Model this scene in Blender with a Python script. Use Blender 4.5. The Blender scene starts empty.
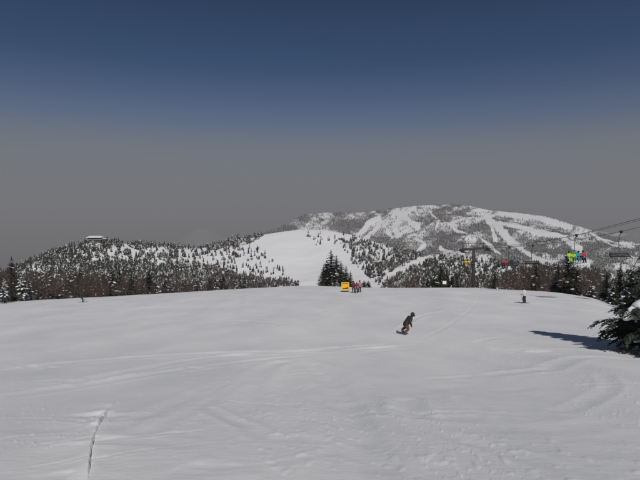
import bpy, bmesh, math, random
import numpy as np
from mathutils import Vector, Matrix

R = math.radians
random.seed(7)
rng = np.random.default_rng(11)
scene = bpy.context.scene
col = scene.collection

# ------------------------------------------------------------------ camera
FPX = 502.0            # focal length in pixels of the 640 px wide photograph
HORIZON = 221.0        # row of the true horizon in the photograph
PITCH = math.atan((240.0 - HORIZON) / FPX)
cam_d = bpy.data.cameras.new('camera')
cam_d.sensor_width = 36.0
cam_d.lens = 36.0 * FPX / 640.0
cam_d.clip_start = 0.1
cam_d.clip_end = 200000.0
cam = bpy.data.objects.new('camera', cam_d)
col.objects.link(cam)
cam.location = (0, 0, 0)
cam.rotation_euler = (math.pi / 2 - PITCH, 0, 0)
scene.camera = cam

# ------------------------------------------------------------------ sky and sun
SUN_EL, SUN_AZ = R(45), R(169)       # azimuth clockwise from +Y (straight ahead)
world = bpy.data.worlds.new('World')
scene.world = world
world.use_nodes = True
wn, wl = world.node_tree.nodes, world.node_tree.links
bg = wn['Background']
sky = wn.new('ShaderNodeTexSky')
sky.sky_type = 'NISHITA'
sky.sun_disc = False
sky.sun_elevation = SUN_EL
sky.sun_rotation = SUN_AZ
sky.altitude = 2300
sky.air_density = 1.0
sky.dust_density = 1.2
sky.ozone_density = 2.5
# a layer of grey spring dust lies low all around the horizon: clear dark blue above it
geo = wn.new('ShaderNodeTexCoord')
sep = wn.new('ShaderNodeSeparateXYZ')
wl.new(geo.outputs['Generated'], sep.inputs[0])
ramp = wn.new('ShaderNodeValToRGB')
ramp.color_ramp.interpolation = 'EASE'
e = ramp.color_ramp.elements
e[0].position = 0.0;  e[0].color = (0.47, 0.40, 0.375, 1)
e[1].position = 0.62; e[1].color = (0.15, 0.16, 0.20, 1)
for p, c in ((0.10, (0.43, 0.38, 0.36)), (0.20, (0.37, 0.35, 0.37)), (0.31, (0.225, 0.28, 0.33)), (0.42, (0.19, 0.235, 0.275))):
    k = e.new(p); k.color = (*c, 1)
wl.new(sep.outputs['Z'], ramp.inputs[0])
mul = wn.new('ShaderNodeMixRGB'); mul.blend_type = 'MULTIPLY'; mul.inputs[0].default_value = 1
wl.new(sky.outputs[0], mul.inputs[1])
wl.new(ramp.outputs[0], mul.inputs[2])
dust = wn.new('ShaderNodeValToRGB')
d_ = dust.color_ramp.elements
d_[0].position = 0.0; d_[0].color = (1, 1, 1, 1)
d_[1].position = 0.30; d_[1].color = (0, 0, 0, 1)
for p, c in ((0.05, .97), (0.10, .88), (0.145, .66), (0.19, .20), (0.235, .03)):
    k = d_.new(p); k.color = (c, c, c, 1)
wl.new(sep.outputs['Z'], dust.inputs[0])
lay = wn.new('ShaderNodeMixRGB')
wl.new(dust.outputs[0], lay.inputs[0])
wl.new(mul.outputs[0], lay.inputs[1])
lay.inputs[2].default_value = (1.75, 1.78, 1.92, 1)
wl.new(lay.outputs[0], bg.inputs[0])
bg.inputs[1].default_value = 0.1

sun_d = bpy.data.lights.new('sun', 'SUN')
sun_d.energy = 2.95
sun_d.angle = R(0.6)
sun_d.color = (1.0, 0.955, 0.90)
sun = bpy.data.objects.new('sun', sun_d)
col.objects.link(sun)
sdir = Vector((math.sin(SUN_AZ) * math.cos(SUN_EL), math.cos(SUN_AZ) * math.cos(SUN_EL), math.sin(SUN_EL)))
sun.rotation_euler = (-sdir).to_track_quat('-Z', 'Y').to_euler()
sun.location = sdir * 60

scene.view_settings.view_transform = 'Standard'
scene.view_settings.look = 'None'
scene.view_settings.gamma = 1
scene.view_settings.exposure = 0.0
scene.view_settings.use_curve_mapping = False
scene.render.engine = 'CYCLES'

# ------------------------------------------------------------------ helpers
def ray(px, py):
    """photo pixel -> (x, z) of the viewing ray at distance y = 1"""
    xc = (np.asarray(px, float) - 320) / FPX
    yc = (240 - np.asarray(py, float)) / FPX
    c, s = math.cos(PITCH), math.sin(PITCH)
    fy = c + yc * s
    fz = -s + yc * c
    return xc / fy, fz / fy

def hash2(ix, iy, seed):
    h = (ix.astype(np.int64) * 374761393 + iy.astype(np.int64) * 668265263 + seed * 974634777) & 0x7fffffff
    h = ((h ^ (h >> 13)) * 1274126177) & 0x7fffffff
    return ((h ^ (h >> 16)) & 0xffff) / 65535.0

def vnoise(x, y, seed=0):
    x = np.asarray(x, float); y = np.asarray(y, float)
    ix, iy = np.floor(x), np.floor(y)
    fx, fy = x - ix, y - iy
    fx = fx * fx * (3 - 2 * fx); fy = fy * fy * (3 - 2 * fy)
    a = hash2(ix, iy, seed); b = hash2(ix + 1, iy, seed)
    c = hash2(ix, iy + 1, seed); d = hash2(ix + 1, iy + 1, seed)
    return (a * (1 - fx) + b * fx) * (1 - fy) + (c * (1 - fx) + d * fx) * fy

def fbm(x, y, seed=0, octv=4):
    v = 0; amp = 0.5; tot = 0
    for k in range(octv):
        v = v + amp * vnoise(x * 2 ** k + 17.3 * k, y * 2 ** k - 9.1 * k, seed + k); tot += amp; amp *= 0.5
    return v / tot

def sstep(a, b, x):
    t = np.clip((np.asarray(x, float) - a) / (b - a), 0, 1)
    return t * t * (3 - 2 * t)

def smooth_interp(x, xp, yp, w=6.0):
    """monotone-ish smooth interpolation: linear averaged over a small window"""
    return sum(np.interp(x + o * w, xp, yp) * q for o, q in ((-1, .06), (-.66, .14), (-.33, .19), (0, .22), (.33, .19), (.66, .14), (1, .06)))

def tag(o, label=None, cat=None, group=None, kind=None):
    if label: o['label'] = label
    if cat: o['category'] = cat
    if group: o['group'] = group
    if kind: o['kind'] = kind
    return o

def link(o, parent=None):
    col.objects.link(o)
    if parent is not None: o.parent = parent
    return o

def empty(name, loc=(0, 0, 0), rz=0.0):
    o = bpy.data.objects.new(name, None)
    o.empty_display_size = 0.2
    o.location = loc; o.rotation_euler = (0, 0, rz)
    return link(o)

def fast_mesh(name, verts, faces, mats=(), smooth=False, cols=None):
    """verts (N,3); faces (M,3) or (M,4) int array"""
    me = bpy.data.meshes.new(name)
    verts = np.asarray(verts, np.float32); faces = np.asarray(faces, np.int32)
    n, k = faces.shape
    me.vertices.add(len(verts)); me.vertices.foreach_set('co', verts.ravel())
    me.loops.add(n * k); me.loops.foreach_set('vertex_index', faces.ravel())
    me.polygons.add(n)
    me.polygons.foreach_set('loop_start', np.arange(0, n * k, k, dtype=np.int32))
    me.polygons.foreach_set('loop_total', np.full(n, k, np.int32))
    if smooth: me.polygons.foreach_set('use_smooth', np.ones(n, bool))
    if cols is not None:
        at = me.color_attributes.new('tint', 'FLOAT_COLOR', 'POINT')
        c4 = np.ones((len(verts), 4), np.float32); c4[:, :3] = cols
        at.data.foreach_set('color', c4.ravel())
    me.update(calc_edges=True)
    for m in mats: me.materials.append(m)
    return me

def mesh_obj(name, me, parent=None):
    return link(bpy.data.objects.new(name, me), parent)

class MB:
    """collects simple shapes into one mesh"""
    def __init__(s): s.v = []; s.f = []
    def add(s, v, f):
        o = len(s.v); s.v += [tuple(p) for p in v]; s.f += [tuple(i + o for i in q) for q in f]; return s
    def box(s, c, d, m=None):
        c = Vector(c); d = Vector(d) / 2
        p = [Vector((x * d.x, y * d.y, z * d.z)) for x in (-1, 1) for y in (-1, 1) for z in (-1, 1)]
        if m is not None: p = [m @ q for q in p]
        return s.add([c + q for q in p], [(0, 1, 3, 2), (4, 6, 7, 5), (0, 4, 5, 1), (2, 3, 7, 6), (0, 2, 6, 4), (1, 5, 7, 3)])
    def tube(s, pts, rad, n=6, cap=True):
        pts = [Vector(p) for p in pts]
        rads = rad if hasattr(rad, '__len__') else [rad] * len(pts)
        V = []; F = []
        for i, p in enumerate(pts):
            a = pts[max(i - 1, 0)]; b = pts[min(i + 1, len(pts) - 1)]
            d = (b - a).normalized()
            up = Vector((0, 0, 1)) if abs(d.z) < .95 else Vector((1, 0, 0))
            u = d.cross(up).normalized(); w = d.cross(u)
            for k in range(n):
                t = 2 * math.pi * k / n
                V.append(p + (u * math.cos(t) + w * math.sin(t)) * rads[i])
        for i in range(len(pts) - 1):
            for k in range(n):
                k2 = (k + 1) % n
                F.append((i * n + k, i * n + k2, (i + 1) * n + k2, (i + 1) * n + k))
        if cap:
            F.append(tuple(range(n))[::-1]); F.append(tuple((len(pts) - 1) * n + k for k in range(n)))
        return s.add(V, F)
    def ell(s, c, r, nu=8, nv=5, m=None, half=False, jit=0.0, seed=0):
        c = Vector(c); V = []; F = []
        lo = 0.0 if half else -math.pi / 2
        for j in range(nv + 1):
            ph = lo + (math.pi / 2 - lo) * j / nv
            for k in range(nu):
                t = 2 * math.pi * k / nu
                q = Vector((r[0] * math.cos(ph) * math.cos(t), r[1] * math.cos(ph) * math.sin(t), r[2] * math.sin(ph)))
                if jit: q = q * (1 + jit * 2 * (float(vnoise(q.x / r[0] * 2.2 + seed * 7.7, q.y / r[1] * 2.2 + q.z / r[2] * 1.7, seed)) - .5))
                if m is not None: q = m @ q
                V.append(c + q)
        for j in range(nv):
            for k in range(nu):
                k2 = (k + 1) % nu
                F.append((j * nu + k, j * nu + k2, (j + 1) * nu + k2, (j + 1) * nu + k))
        if half: F.append(tuple(range(nu))[::-1])
        return s.add(V, F)
    def mesh(s, name, mat, smooth=False):
        me = bpy.data.meshes.new(name)
        me.from_pydata(s.v, [], s.f); me.update()
        if smooth:
            for p in me.polygons: p.use_smooth = True
        me.materials.append(mat)
        return me
    def build(s, name, mat, parent=None, smooth=False):
        return mesh_obj(name, s.mesh(name, mat, smooth), parent)

# ------------------------------------------------------------------ materials
def mat(name, color, rough=0.6, var=0.0, scale=20.0, metal=0.0, bump=0.0):
    m = bpy.data.materials.new(name); m.use_nodes = True
    n, l = m.node_tree.nodes, m.node_tree.links
    b = n['Principled BSDF']
    b.inputs['Base Color'].default_value = (*color, 1)
    b.inputs['Roughness'].default_value = rough
    b.inputs['Metallic'].default_value = metal
    if var > 0 or bump > 0:
        tc = n.new('ShaderNodeTexCoord'); nz = n.new('ShaderNodeTexNoise')
        nz.inputs['Scale'].default_value = scale; nz.inputs['Detail'].default_value = 4
        l.new(tc.outputs['Object'], nz.inputs['Vector'])
        if var > 0:
            r = n.new('ShaderNodeValToRGB')
            r.color_ramp.elements[0].position = .3; r.color_ramp.elements[1].position = .7
            r.color_ramp.elements[0].color = (*[c * (1 - var) for c in color], 1)
            r.color_ramp.elements[1].color = (*[min(c * (1 + var), 1) for c in color], 1)
            l.new(nz.outputs['Fac'], r.inputs[0]); l.new(r.outputs[0], b.inputs['Base Color'])
        if bump > 0:
            bp = n.new('ShaderNodeBump'); bp.inputs['Strength'].default_value = bump
            l.new(nz.outputs['Fac'], bp.inputs['Height']); l.new(bp.outputs[0], b.inputs['Normal'])
    return m

def tint_mat(name, rough=0.8):
    m = bpy.data.materials.new(name); m.use_nodes = True
    n, l = m.node_tree.nodes, m.node_tree.links
    b = n['Principled BSDF']; b.inputs['Roughness'].default_value = rough
    b.inputs['Specular IOR Level'].default_value = 0.15
    a = n.new('ShaderNodeVertexColor'); a.layer_name = 'tint'
    l.new(a.outputs[0], b.inputs['Base Color'])
    return m

SNOW = (0.80, 0.815, 0.84)

def slope_mat():
    m = bpy.data.materials.new('groomed_snow'); m.use_nodes = True
    n, l = m.node_tree.nodes, m.node_tree.links
    b = n['Principled BSDF']
    b.inputs['Roughness'].default_value = 0.55
    b.inputs['Specular IOR Level'].default_value = 0.25
    tc = n.new('ShaderNodeTexCoord')
    # skied-off snow: patches a little greyer and icier than fresh snow
    n1 = n.new('ShaderNodeTexNoise'); n1.inputs['Scale'].default_value = 0.22; n1.inputs['Detail'].default_value = 7; n1.inputs['Roughness'].default_value = .62
    mp = n.new('ShaderNodeMapping'); mp.inputs['Scale'].default_value = (1.0, 0.55, 1.0); mp.inputs['Rotation'].default_value = (0, 0, .5)
    l.new(tc.outputs['Object'], mp.inputs[0]); l.new(mp.outputs[0], n1.inputs['Vector'])
    r1 = n.new('ShaderNodeValToRGB')
    r1.color_ramp.elements[0].position = .32; r1.color_ramp.elements[1].position = .68
    r1.color_ramp.elements[0].color = (0.70, 0.715, 0.74, 1); r1.color_ramp.elements[1].color = (0.845, 0.855, 0.87, 1)
    l.new(n1.outputs['Fac'], r1.inputs[0]); l.new(r1.outputs[0], b.inputs['Base Color'])
    # fine relief: scraped lines and crumbs
    n2 = n.new('ShaderNodeTexNoise'); n2.inputs['Scale'].default_value = 5.0; n2.inputs['Detail'].default_value = 6; n2.inputs['Roughness'].default_value = .6
    mp2 = n.new('ShaderNodeMapping'); mp2.inputs['Scale'].default_value = (.75, 1.25, 1.0); mp2.inputs['Rotation'].default_value = (0, 0, -.25)
    l.new(tc.outputs['Object'], mp2.inputs[0]); l.new(mp2.outputs[0], n2.inputs['Vector'])
    bp = n.new('ShaderNodeBump'); bp.inputs['Strength'].default_value = .22; bp.inputs['Distance'].default_value = .06
    l.new(n2.outputs['Fac'], bp.inputs['Height'])
    n3 = n.new('ShaderNodeTexNoise'); n3.inputs['Scale'].default_value = 40.0; n3.inputs['Detail'].default_value = 3
    l.new(tc.outputs['Object'], n3.inputs['Vector'])
    bp2 = n.new('ShaderNodeBump'); bp2.inputs['Strength'].default_value = .12; bp2.inputs['Distance'].default_value = .012
    l.new(n3.outputs['Fac'], bp2.inputs['Height']); l.new(bp.outputs[0], bp2.inputs['Normal'])
    l.new(bp2.outputs[0], b.inputs['Normal'])
    return m

def hill_mat(name, brush, scale, lo, hi):
    """snow with leafless brush too fine to tell apart, where the vertex mask puts it"""
    m = bpy.data.materials.new(name); m.use_nodes = True
    n, l = m.node_tree.nodes, m.node_tree.links
    b = n['Principled BSDF']; b.inputs['Roughness'].default_value = .7
    b.inputs['Specular IOR Level'].default_value = 0.15
    a = n.new('ShaderNodeVertexColor'); a.layer_name = 'tint'
    sp = n.new('ShaderNodeSeparateColor'); l.new(a.outputs[0], sp.inputs[0])
    tc = n.new('ShaderNodeTexCoord'); nz = n.new('ShaderNodeTexNoise')
    nz.inputs['Scale'].default_value = scale; nz.inputs['Detail'].default_value = 5; nz.inputs['Roughness'].default_value = .7
    l.new(tc.outputs['Object'], nz.inputs['Vector'])
    add = n.new('ShaderNodeMath'); add.operation = 'ADD'
    l.new(sp.outputs[0], add.inputs[0]); l.new(nz.outputs['Fac'], add.inputs[1])
    mr = n.new('ShaderNodeMapRange'); mr.inputs[1].default_value = lo; mr.inputs[2].default_value = hi
    l.new(add.outputs[0], mr.inputs[0])
    mx = n.new('ShaderNodeMixRGB'); mx.inputs[1].default_value = (*SNOW, 1); mx.inputs[2].default_value = (*brush, 1)
    l.new(mr.outputs[0], mx.inputs[0]); l.new(mx.outputs[0], b.inputs['Base Color'])
    return m

M = dict(
    slope=slope_mat(),
    lowland=mat('lowland_woods', (0.07, 0.06, 0.055), .9, .3, .002),
    snow=mat('fresh_snow', SNOW, .6, .04, 8, bump=.2),
    needle=mat('dark_needles', (0.026, 0.034, 0.022), .75, .5, 3),
    needle2=mat('olive_needles', (0.040, 0.047, 0.024), .75, .45, 3),
    bark=mat('grey_brown_bark', (0.085, 0.062, 0.05), .85, .3, 12),
    twig=mat('red_brown_twigs', (0.062, 0.036, 0.030), .85, .35, 2),
    twig2=mat('grey_twigs', (0.080, 0.058, 0.050), .85, .35, 2),
    wood_stuff=tint_mat('far_trees'),
    steel=mat('dull_lift_steel', (0.055, 0.05, 0.05), .6, .25, 3, .2),
    rope=mat('steel_rope', (0.03, 0.03, 0.033), .55, .2, 9, .3),
    blackpad=mat('black_padding', (0.014, 0.014, 0.016), .7, .2, 9),
    grey=mat('grey_metal', (0.28, 0.28, 0.29), .45, .12, 6, .4),
    yellow=mat('yellow_sign_paint', (0.82, 0.46, 0.02), .5, .06, 8),
    black=mat('black_print', (0.02, 0.018, 0.018), .6, .1, 9),
    white=mat('white_sign_paint', (0.78, 0.78, 0.76), .5, .05, 8),
    fence=mat('faded_red_fence', (0.15, 0.075, 0.065), .7, .25, 8),
    hutwall=mat('dark_hut_timber', (0.075, 0.06, 0.055), .8, .3, 2),
    hutlight=mat('pale_hut_wall', (0.38, 0.37, 0.37), .8, .12, 2),
    glass=mat('dark_window_glass', (0.02, 0.023, 0.03), .12, .1, 2),
    skin=mat('skin', (0.44, 0.27, 0.20), .6, .08, 20),
)

# ------------------------------------------------------------------ the ground: piste, its crest and the valley beyond
LIP_PX = np.array([-260, -60, 0, 60, 100, 160, 210, 250, 300, 350, 400, 450, 490, 515, 545, 570, 590, 604, 616, 640, 700, 900.])
LIP_PY = np.array([310, 306, 302.5, 298.5, 297.2, 293.5, 290.5, 288, 285.5, 287, 288, 287.3, 288.6, 290.2, 291, 291.6, 292, 292.5, 293, 294, 297, 306])
LIP_Y = np.array([110, 110, 110, 110, 110, 110, 110, 108, 106, 104, 102, 100, 97, 95, 93, 91, 90, 90, 90, 90, 90, 90.])
TREE_Y = np.array([110, 110, 110, 110, 110, 110, 110, 108, 106, 104, 102, 100, 96, 92, 86, 78, 70, 63, 56, 48, 40, 34.])
EYE, S0 = 1.65, 0.25

def u2px(u): return 320 + u * FPX * 1.0   # close enough near the horizon rows

def ground(x, y):
    """ground height; near the camera an even slope, then a smooth crest, then falling into the valley"""
    x = np.asarray(x, float); y = np.asarray(y, float)
    yy = np.maximum(y, 0.5)
    px = np.clip(u2px(np.clip(x / yy, -1.1, 1.1)), -240, 880)
    yl = smooth_interp(px, LIP_PX, LIP_Y, 45.0)
    w = ray(px, smooth_interp(px, LIP_PX, LIP_PY, 26.0))[1]
    t = np.clip(yy / yl, 0, 1)
    h00 = 1 - 3 * t ** 2 + 2 * t ** 3; h10 = t * (1 - t) ** 2; h01 = 1 - h00; h11 = t * t * (t - 1)
    z = -EYE * h00 - S0 * yl * h10 + w * yl * h01 + w * yl * h11
    s = np.maximum(yy - yl, 0)
    k, smax = 0.0022, 0.10
    sk = smax / (2 * k)
    extra = np.where(s < sk, k * s * s, k * sk * sk + smax * (s - sk))
    z = z + w * s - extra
    # the right edge of the piste rolls over into the trees
    d = np.maximum(x - np.interp(yy, [0, 20, 40, 58, 66, 75, 82, 92, 110], [22, 22, 24, 28.5, 31.5, 35, 36.5, 38, 40]), 0)
    z = z - np.where(d < 16, .014 * d * d, .014 * 256 + .448 * (d - 16))
    zb = -EYE + 9 * (1 - np.exp(-S0 * np.maximum(-y, 0) / 9))
    z = np.where(y < 0.5, np.where(y < 0, zb, -EYE - S0 * y), z)
    r = np.hypot(x, y)
    valley = -110 - 210 * sstep(450, 1000, r) - 850 * sstep(1500, 8000, r)
    z = np.maximum(z, -140)
    return z + (valley - z) * sstep(320, 900, r)

def hit(px, py, start=3.0, end=130.0):
    """where the viewing ray through a pixel meets the piste"""
    u, w = ray(px, py)
    y = np.geomspace(start, end, 3000)
    g = ground(u * y, y) - w * y
    i = np.argmax(g > 0)
    return Vector((float(u * y[i]), float(y[i]), float(ground(u * y[i], y[i]))))

# ski and board tracks, each a real groove with soft banks: (pixels, width m, depth m)
TRACKS = [
    ([(241, 291), (237, 300), (234, 310), (233, 322)], 1.0, .07),
    ([(0, 372), (60, 363), (130, 357), (200, 353), (300, 350), (400, 343)], .55, .05),
    ([(60, 385), (130, 370), (200, 358), (280, 352), (360, 349), (420, 345)], .5, .045),
    ([(0, 398), (80, 385), (160, 372), (240, 362), (330, 354)], .5, .04),
    ([(247, 428), (244, 410), (247, 392), (258, 375), (275, 364), (300, 361)], .5, .05),
    ([(300, 361), (322, 372), (338, 390), (352, 412), (362, 440), (378, 478)], .7, .06),
    ([(306, 364), (330, 382), (347, 405), (360, 430), (372, 455), (392, 480)], .35, .04),
    ([(120, 412), (108, 414), (98, 428), (92, 446), (90, 462), (88, 480)], .013, .06),
    ([(120, 398), (112, 406), (102, 420), (95, 436)], .014, .02),
    ([(30, 446), (90, 440), (150, 436), (215, 430)], .10, .022),
    ([(20, 470), (90, 459), (150, 450), (240, 442)], .07, .018),
    ([(110, 432), (150, 415), (190, 398), (225, 380)], .4, .035),
    ([(130, 440), (170, 420), (205, 402), (240, 378)], .35, .03),
    ([(205, 408), (225, 418), (250, 428), (262, 440)], .22, .035),
    ([(404, 398), (408, 405), (410, 412), (416, 418)], .4, .06),
    ([(490, 349), (510, 350), (525, 352), (560, 352)], .45, .06),
    ([(480, 347), (520, 349), (580, 351), (640, 356)], .35, .04),
    ([(548, 408), (565, 410), (590, 400), (610, 386), (600, 372)], .3, .022),
    ([(540, 372), (570, 360), (600, 358), (640, 362)], .5, .03),
    ([(486, 376), (520, 372), (560, 368)], .4, .035),
    ([(456, 396), (480, 408), (510, 420)], .25, .025),
    ([(430, 430), (480, 445), (540, 462), (600, 478)], .25, .02),
    ([(460, 440), (520, 460), (560, 478)], .2, .02),
    ([(400, 330), (405, 325), (418, 318), (440, 312), (470, 309)], .4, .035),
    ([(100, 330), (160, 322), (230, 320), (300, 325)], .7, .03),
    ([(20, 320), (70, 312), (120, 308), (180, 308)], .8, .03),
    ([(260, 330), (300, 318), (330, 308), (345, 297)], .4, .012),
    ([(420, 340), (450, 325), (470, 310), (480, 298)], .3, .012),
]
rt = random.Random(21)
for k in range(46):      # many faint older turns, wandering down the hill
    px = rt.uniform(10, 620); py = rt.uniform(300, 470)
    L = rt.uniform(40, 130) * (0.35 + (py - 285) / 190); a = rt.uniform(-.5, .35); cv = rt.uniform(-.5, .5)
    pts = []
    for j in range(6):
        s = j / 5 - .5
        pts.append((px + L * s, max(293, py + L * (s * math.tan(a) * .5 + cv * (s * s - .08)) * .45)))
    TRACKS.append((pts, rt.uniform(.12, .5), rt.uniform(.008, .022)))

def catmull(P, n=5):
    out = []
    for i in range(len(P) - 1):
        p0 = P[max(i - 1, 0)]; p1 = P[i]; p2 = P[i + 1]; p3 = P[min(i + 2, len(P) - 1)]
        for k in range(n):
            t = k / n
            out.append(.5 * ((2 * p1) + (p2 - p0) * t + (2 * p0 - 5 * p1 + 4 * p2 - p3) * t * t + (3 * p1 - p0 - 3 * p2 + p3) * t ** 3))
    out.append(P[-1]); return out

def build_ground():
    a_in = np.linspace(R(-37), R(37), 860)
    a_out = np.linspace(R(37), R(323), 110)[1:]
    az = np.concatenate([a_in, a_out])
    near = np.concatenate([np.linspace(.4, 4, 10), np.geomspace(4.15, 125, 400)])
    far = np.geomspace(130, 70000, 120)
    rr = np.concatenate([near, far])
    A, Rr = np.meshgrid(az, rr)
    X = Rr * np.sin(A); Y = Rr * np.cos(A)
    Z = ground(X, Y)
    fade = sstep(2, 5, Rr) * (1 - sstep(125, 170, Rr))
    D = np.zeros_like(Z)
    # rolling and skied-off unevenness
    D += (fbm(X * .09, Y * .05, 3, 3) - .5) * .22 * sstep(6, 25, Rr)
    D += (fbm(X * .55 + Y * .12, Y * .30, 5, 4) - .5) * .05
    D += (fbm(X * 1.7 + Y * .5, Y * .9 - X * .3, 9, 3) - .5) * .014
    # crumbs of broken snow along the busier lines
    cr = fbm(X * 7, Y * 5, 23, 2); msk = sstep(.55, .75, fbm(X * .25, Y * .18, 31, 3))
    D += np.clip(cr - .64, 0, 1) * .07 * msk
    D += np.clip(fbm(X * 15, Y * 11, 27, 2) - .72, 0, 1) * .11 * sstep(.42, .62, fbm(X * .5, Y * .3, 37, 3))
    n_in = len(a_in)
    xs, ys = X[:410, :n_in], Y[:410, :n_in]
    Ds = D[:410, :n_in]
    for pts, wd, dp in TRACKS:
        P = [hit(*p) for p in pts]
        P = catmull([Vector((p.x, p.y)) for p in P])
        pa = np.array([(p.x, p.y) for p in P])
        lo, hi = pa.min(0) - 2 * wd - 1, pa.max(0) + 2 * wd + 1
        sel = (xs > lo[0]) & (xs < hi[0]) & (ys > lo[1]) & (ys < hi[1])
        if not sel.any(): continue
        qx, qy = xs[sel], ys[sel]
        best = np.full(qx.shape, 1e9); along = np.zeros(qx.shape); side = np.zeros(qx.shape)
        for i in range(len(pa) - 1):
            d = pa[i + 1] - pa[i]; L2 = (d ** 2).sum() + 1e-9
            t = np.clip(((qx - pa[i, 0]) * d[0] + (qy - pa[i, 1]) * d[1]) / L2, 0, 1)
            dd = np.hypot(qx - pa[i, 0] - t * d[0], qy - pa[i, 1] - t * d[1])
            b = dd < best; best = np.where(b, dd, best); along = np.where(b, (i + t) / (len(pa) - 1), along); side = np.where(b, np.where(d[1] < 0, 1, -1) * (d[0] * (qy - pa[i, 1]) - d[1] * (qx - pa[i, 0])), side)
        n = best / wd
        prof = -np.exp(-(n * 1.6) ** 2) + .75 * np.exp(-((n - 1.15) * 2.6) ** 2)
        if wd < .05: prof = np.where(side < 0, np.exp(-best / .30), -.2 * np.exp(-n ** 2))     # a thin crust edge, one side lifted
        ends = sstep(0, .12, along) * (1 - sstep(.85, 1, along))
        broken = .45 + 1.1 * fbm(qx * 1.3, qy * 1.3, 41, 3)
        if wd < .05: broken = broken * sstep(.38, .56, fbm(qx * 2.1, qy * 2.1, 43, 3))
        crumb = np.exp(-((n - 1.2) * 2) ** 2) * np.clip(fbm(qx * 9, qy * 6, 57, 2) - .5, 0, 1) * .5
        near_soft = 1.0 if wd < .05 else .50 + .50 * sstep(8, 34, np.hypot(qx, qy))
        Ds[sel] += ends * broken * dp * near_soft * (prof + crumb * 1.2)
    D[:410, :n_in] = Ds
    Z = Z + D * fade
    nr, na = Z.shape
    verts = np.stack([X, Y, Z], -1).reshape(-1, 3)
    i = np.arange(nr - 1)[:, None] * na + np.arange(na)[None, :]
    j = np.arange(nr - 1)[:, None] * na + (np.arange(na)[None, :] + 1) % na
    F = np.stack([i, i + na, j + na, j], -1).reshape(-1, 4)
    cut = int(np.searchsorted(rr, 1900)) * na      # beyond this lie the snow-free lowlands
    lo_v = verts[cut:]; lo_f = F[cut:] - cut
    lo = mesh_obj('lowland', fast_mesh('lowland', lo_v, lo_f, [M['lowland']], True))
    tag(lo, 'brown lowland far below, lost in the haze', kind='structure')
    F = F[:cut]; verts = verts[:cut + na]
    me = fast_mesh('ski_slope', verts, F, [M['slope']], True)
    o = mesh_obj('ski_slope', me)
    tag(o, 'wide groomed snow slope crossed by ski tracks, falling away over a crest', kind='structure')
build_ground()

# ------------------------------------------------------------------ hills
class Hill:
    """a ridge seen against the sky, its front face down to a hidden foot, and its back"""
    def __init__(s, rpx, rpy, dpx, dy, foot, fpy, relief, rscale, seed, power=1.2):
        s.rpx, s.rpy, s.dpx, s.dy, s.foot, s.fpy = map(np.array, (rpx, rpy, dpx, dy, foot, fpy))
        s.relief, s.rs, s.seed, s.power = relief, rscale, seed, power
    def pt(s, px, t):
        px = np.asarray(px, float); t = np.asarray(t, float)
        D = smooth_interp(px, s.dpx, s.dy); Df = smooth_interp(px, s.dpx, s.foot)
        rp = np.interp(px, s.rpx, s.rpy) * .6 + smooth_interp(px, s.rpx, s.rpy) * .4
        fp = smooth_interp(px, s.dpx, s.fpy)
        tt = np.clip(t, 0, 1)
        py = rp + (fp - rp) * tt ** s.power
        y = D + (Df - D) * t
        u, w = ray(px, py)
        z = w * y
        back = np.maximum(-t, 0) * (D - Df)
        z = z - .22 * back - .00008 * back ** 2 / np.maximum(D / 900, .2)
        n = fbm(u * y * s.rs, y * s.rs, s.seed, 4) - .5
        rid = 1 - np.abs(2 * fbm(u * y * s.rs * .8 + 5, y * s.rs * .35, s.seed + 9, 3) - 1)
        z = z + s.relief * (n + (rid - .75) * .8) * np.clip(tt * 4, 0, 1) * np.clip((1.15 - tt) * 3, 0, 1)
        return u * y, y + 0 * px, z, py
    def build(s, name, px0, px1, ncol, nrow, material, mask, label):
        px = np.linspace(px0, px1, ncol)
        t = np.concatenate([np.linspace(-.9, -.06, 9), np.linspace(0, 1, nrow)])
        P, T = np.meshgrid(px, t)
        X, Y, Z, PY = s.pt(P, T)
        mk = np.clip(mask(P, PY, T), 0, 1)
        nr, na = Z.shape
        i = np.arange(nr - 1)[:, None] * na + np.arange(na - 1)[None, :]
        F = np.stack([i, i + na, i + na + 1, i + 1], -1).reshape(-1, 4)
        v = np.stack([X, Y, Z], -1).reshape(-1, 3)
        c = np.repeat(mk.reshape(-1, 1), 3, 1)
        o = mesh_obj(name, fast_mesh(name, v, F[:, ::-1], [material], True, c))
        tag(o, label, kind='structure')

def poly_dist(px, py, P):
    best = np.full(np.shape(px), 1e9)
    for (ax, ay), (bx, by) in zip(P[:-1], P[1:]):
        dx, dy = bx - ax, by - ay; L2 = dx * dx + dy * dy
        t = np.clip(((px - ax) * dx + (py - ay) * dy) / L2, 0, 1)
        best = np.minimum(best, np.hypot(px - ax - t * dx, py - ay - t * dy))
    return best

def inside(px, py, P):
    r = np.zeros(np.shape(px), bool); n = len(P)
    for i in range(n):
        x1, y1 = P[i]; x2, y2 = P[(i + 1) % n]
        if y1 == y2: continue
        c = ((y1 > py) != (y2 > py)) & (px < (x2 - x1) * (py - y1) / (y2 - y1) + x1)
        r ^= c
    return r

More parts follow.
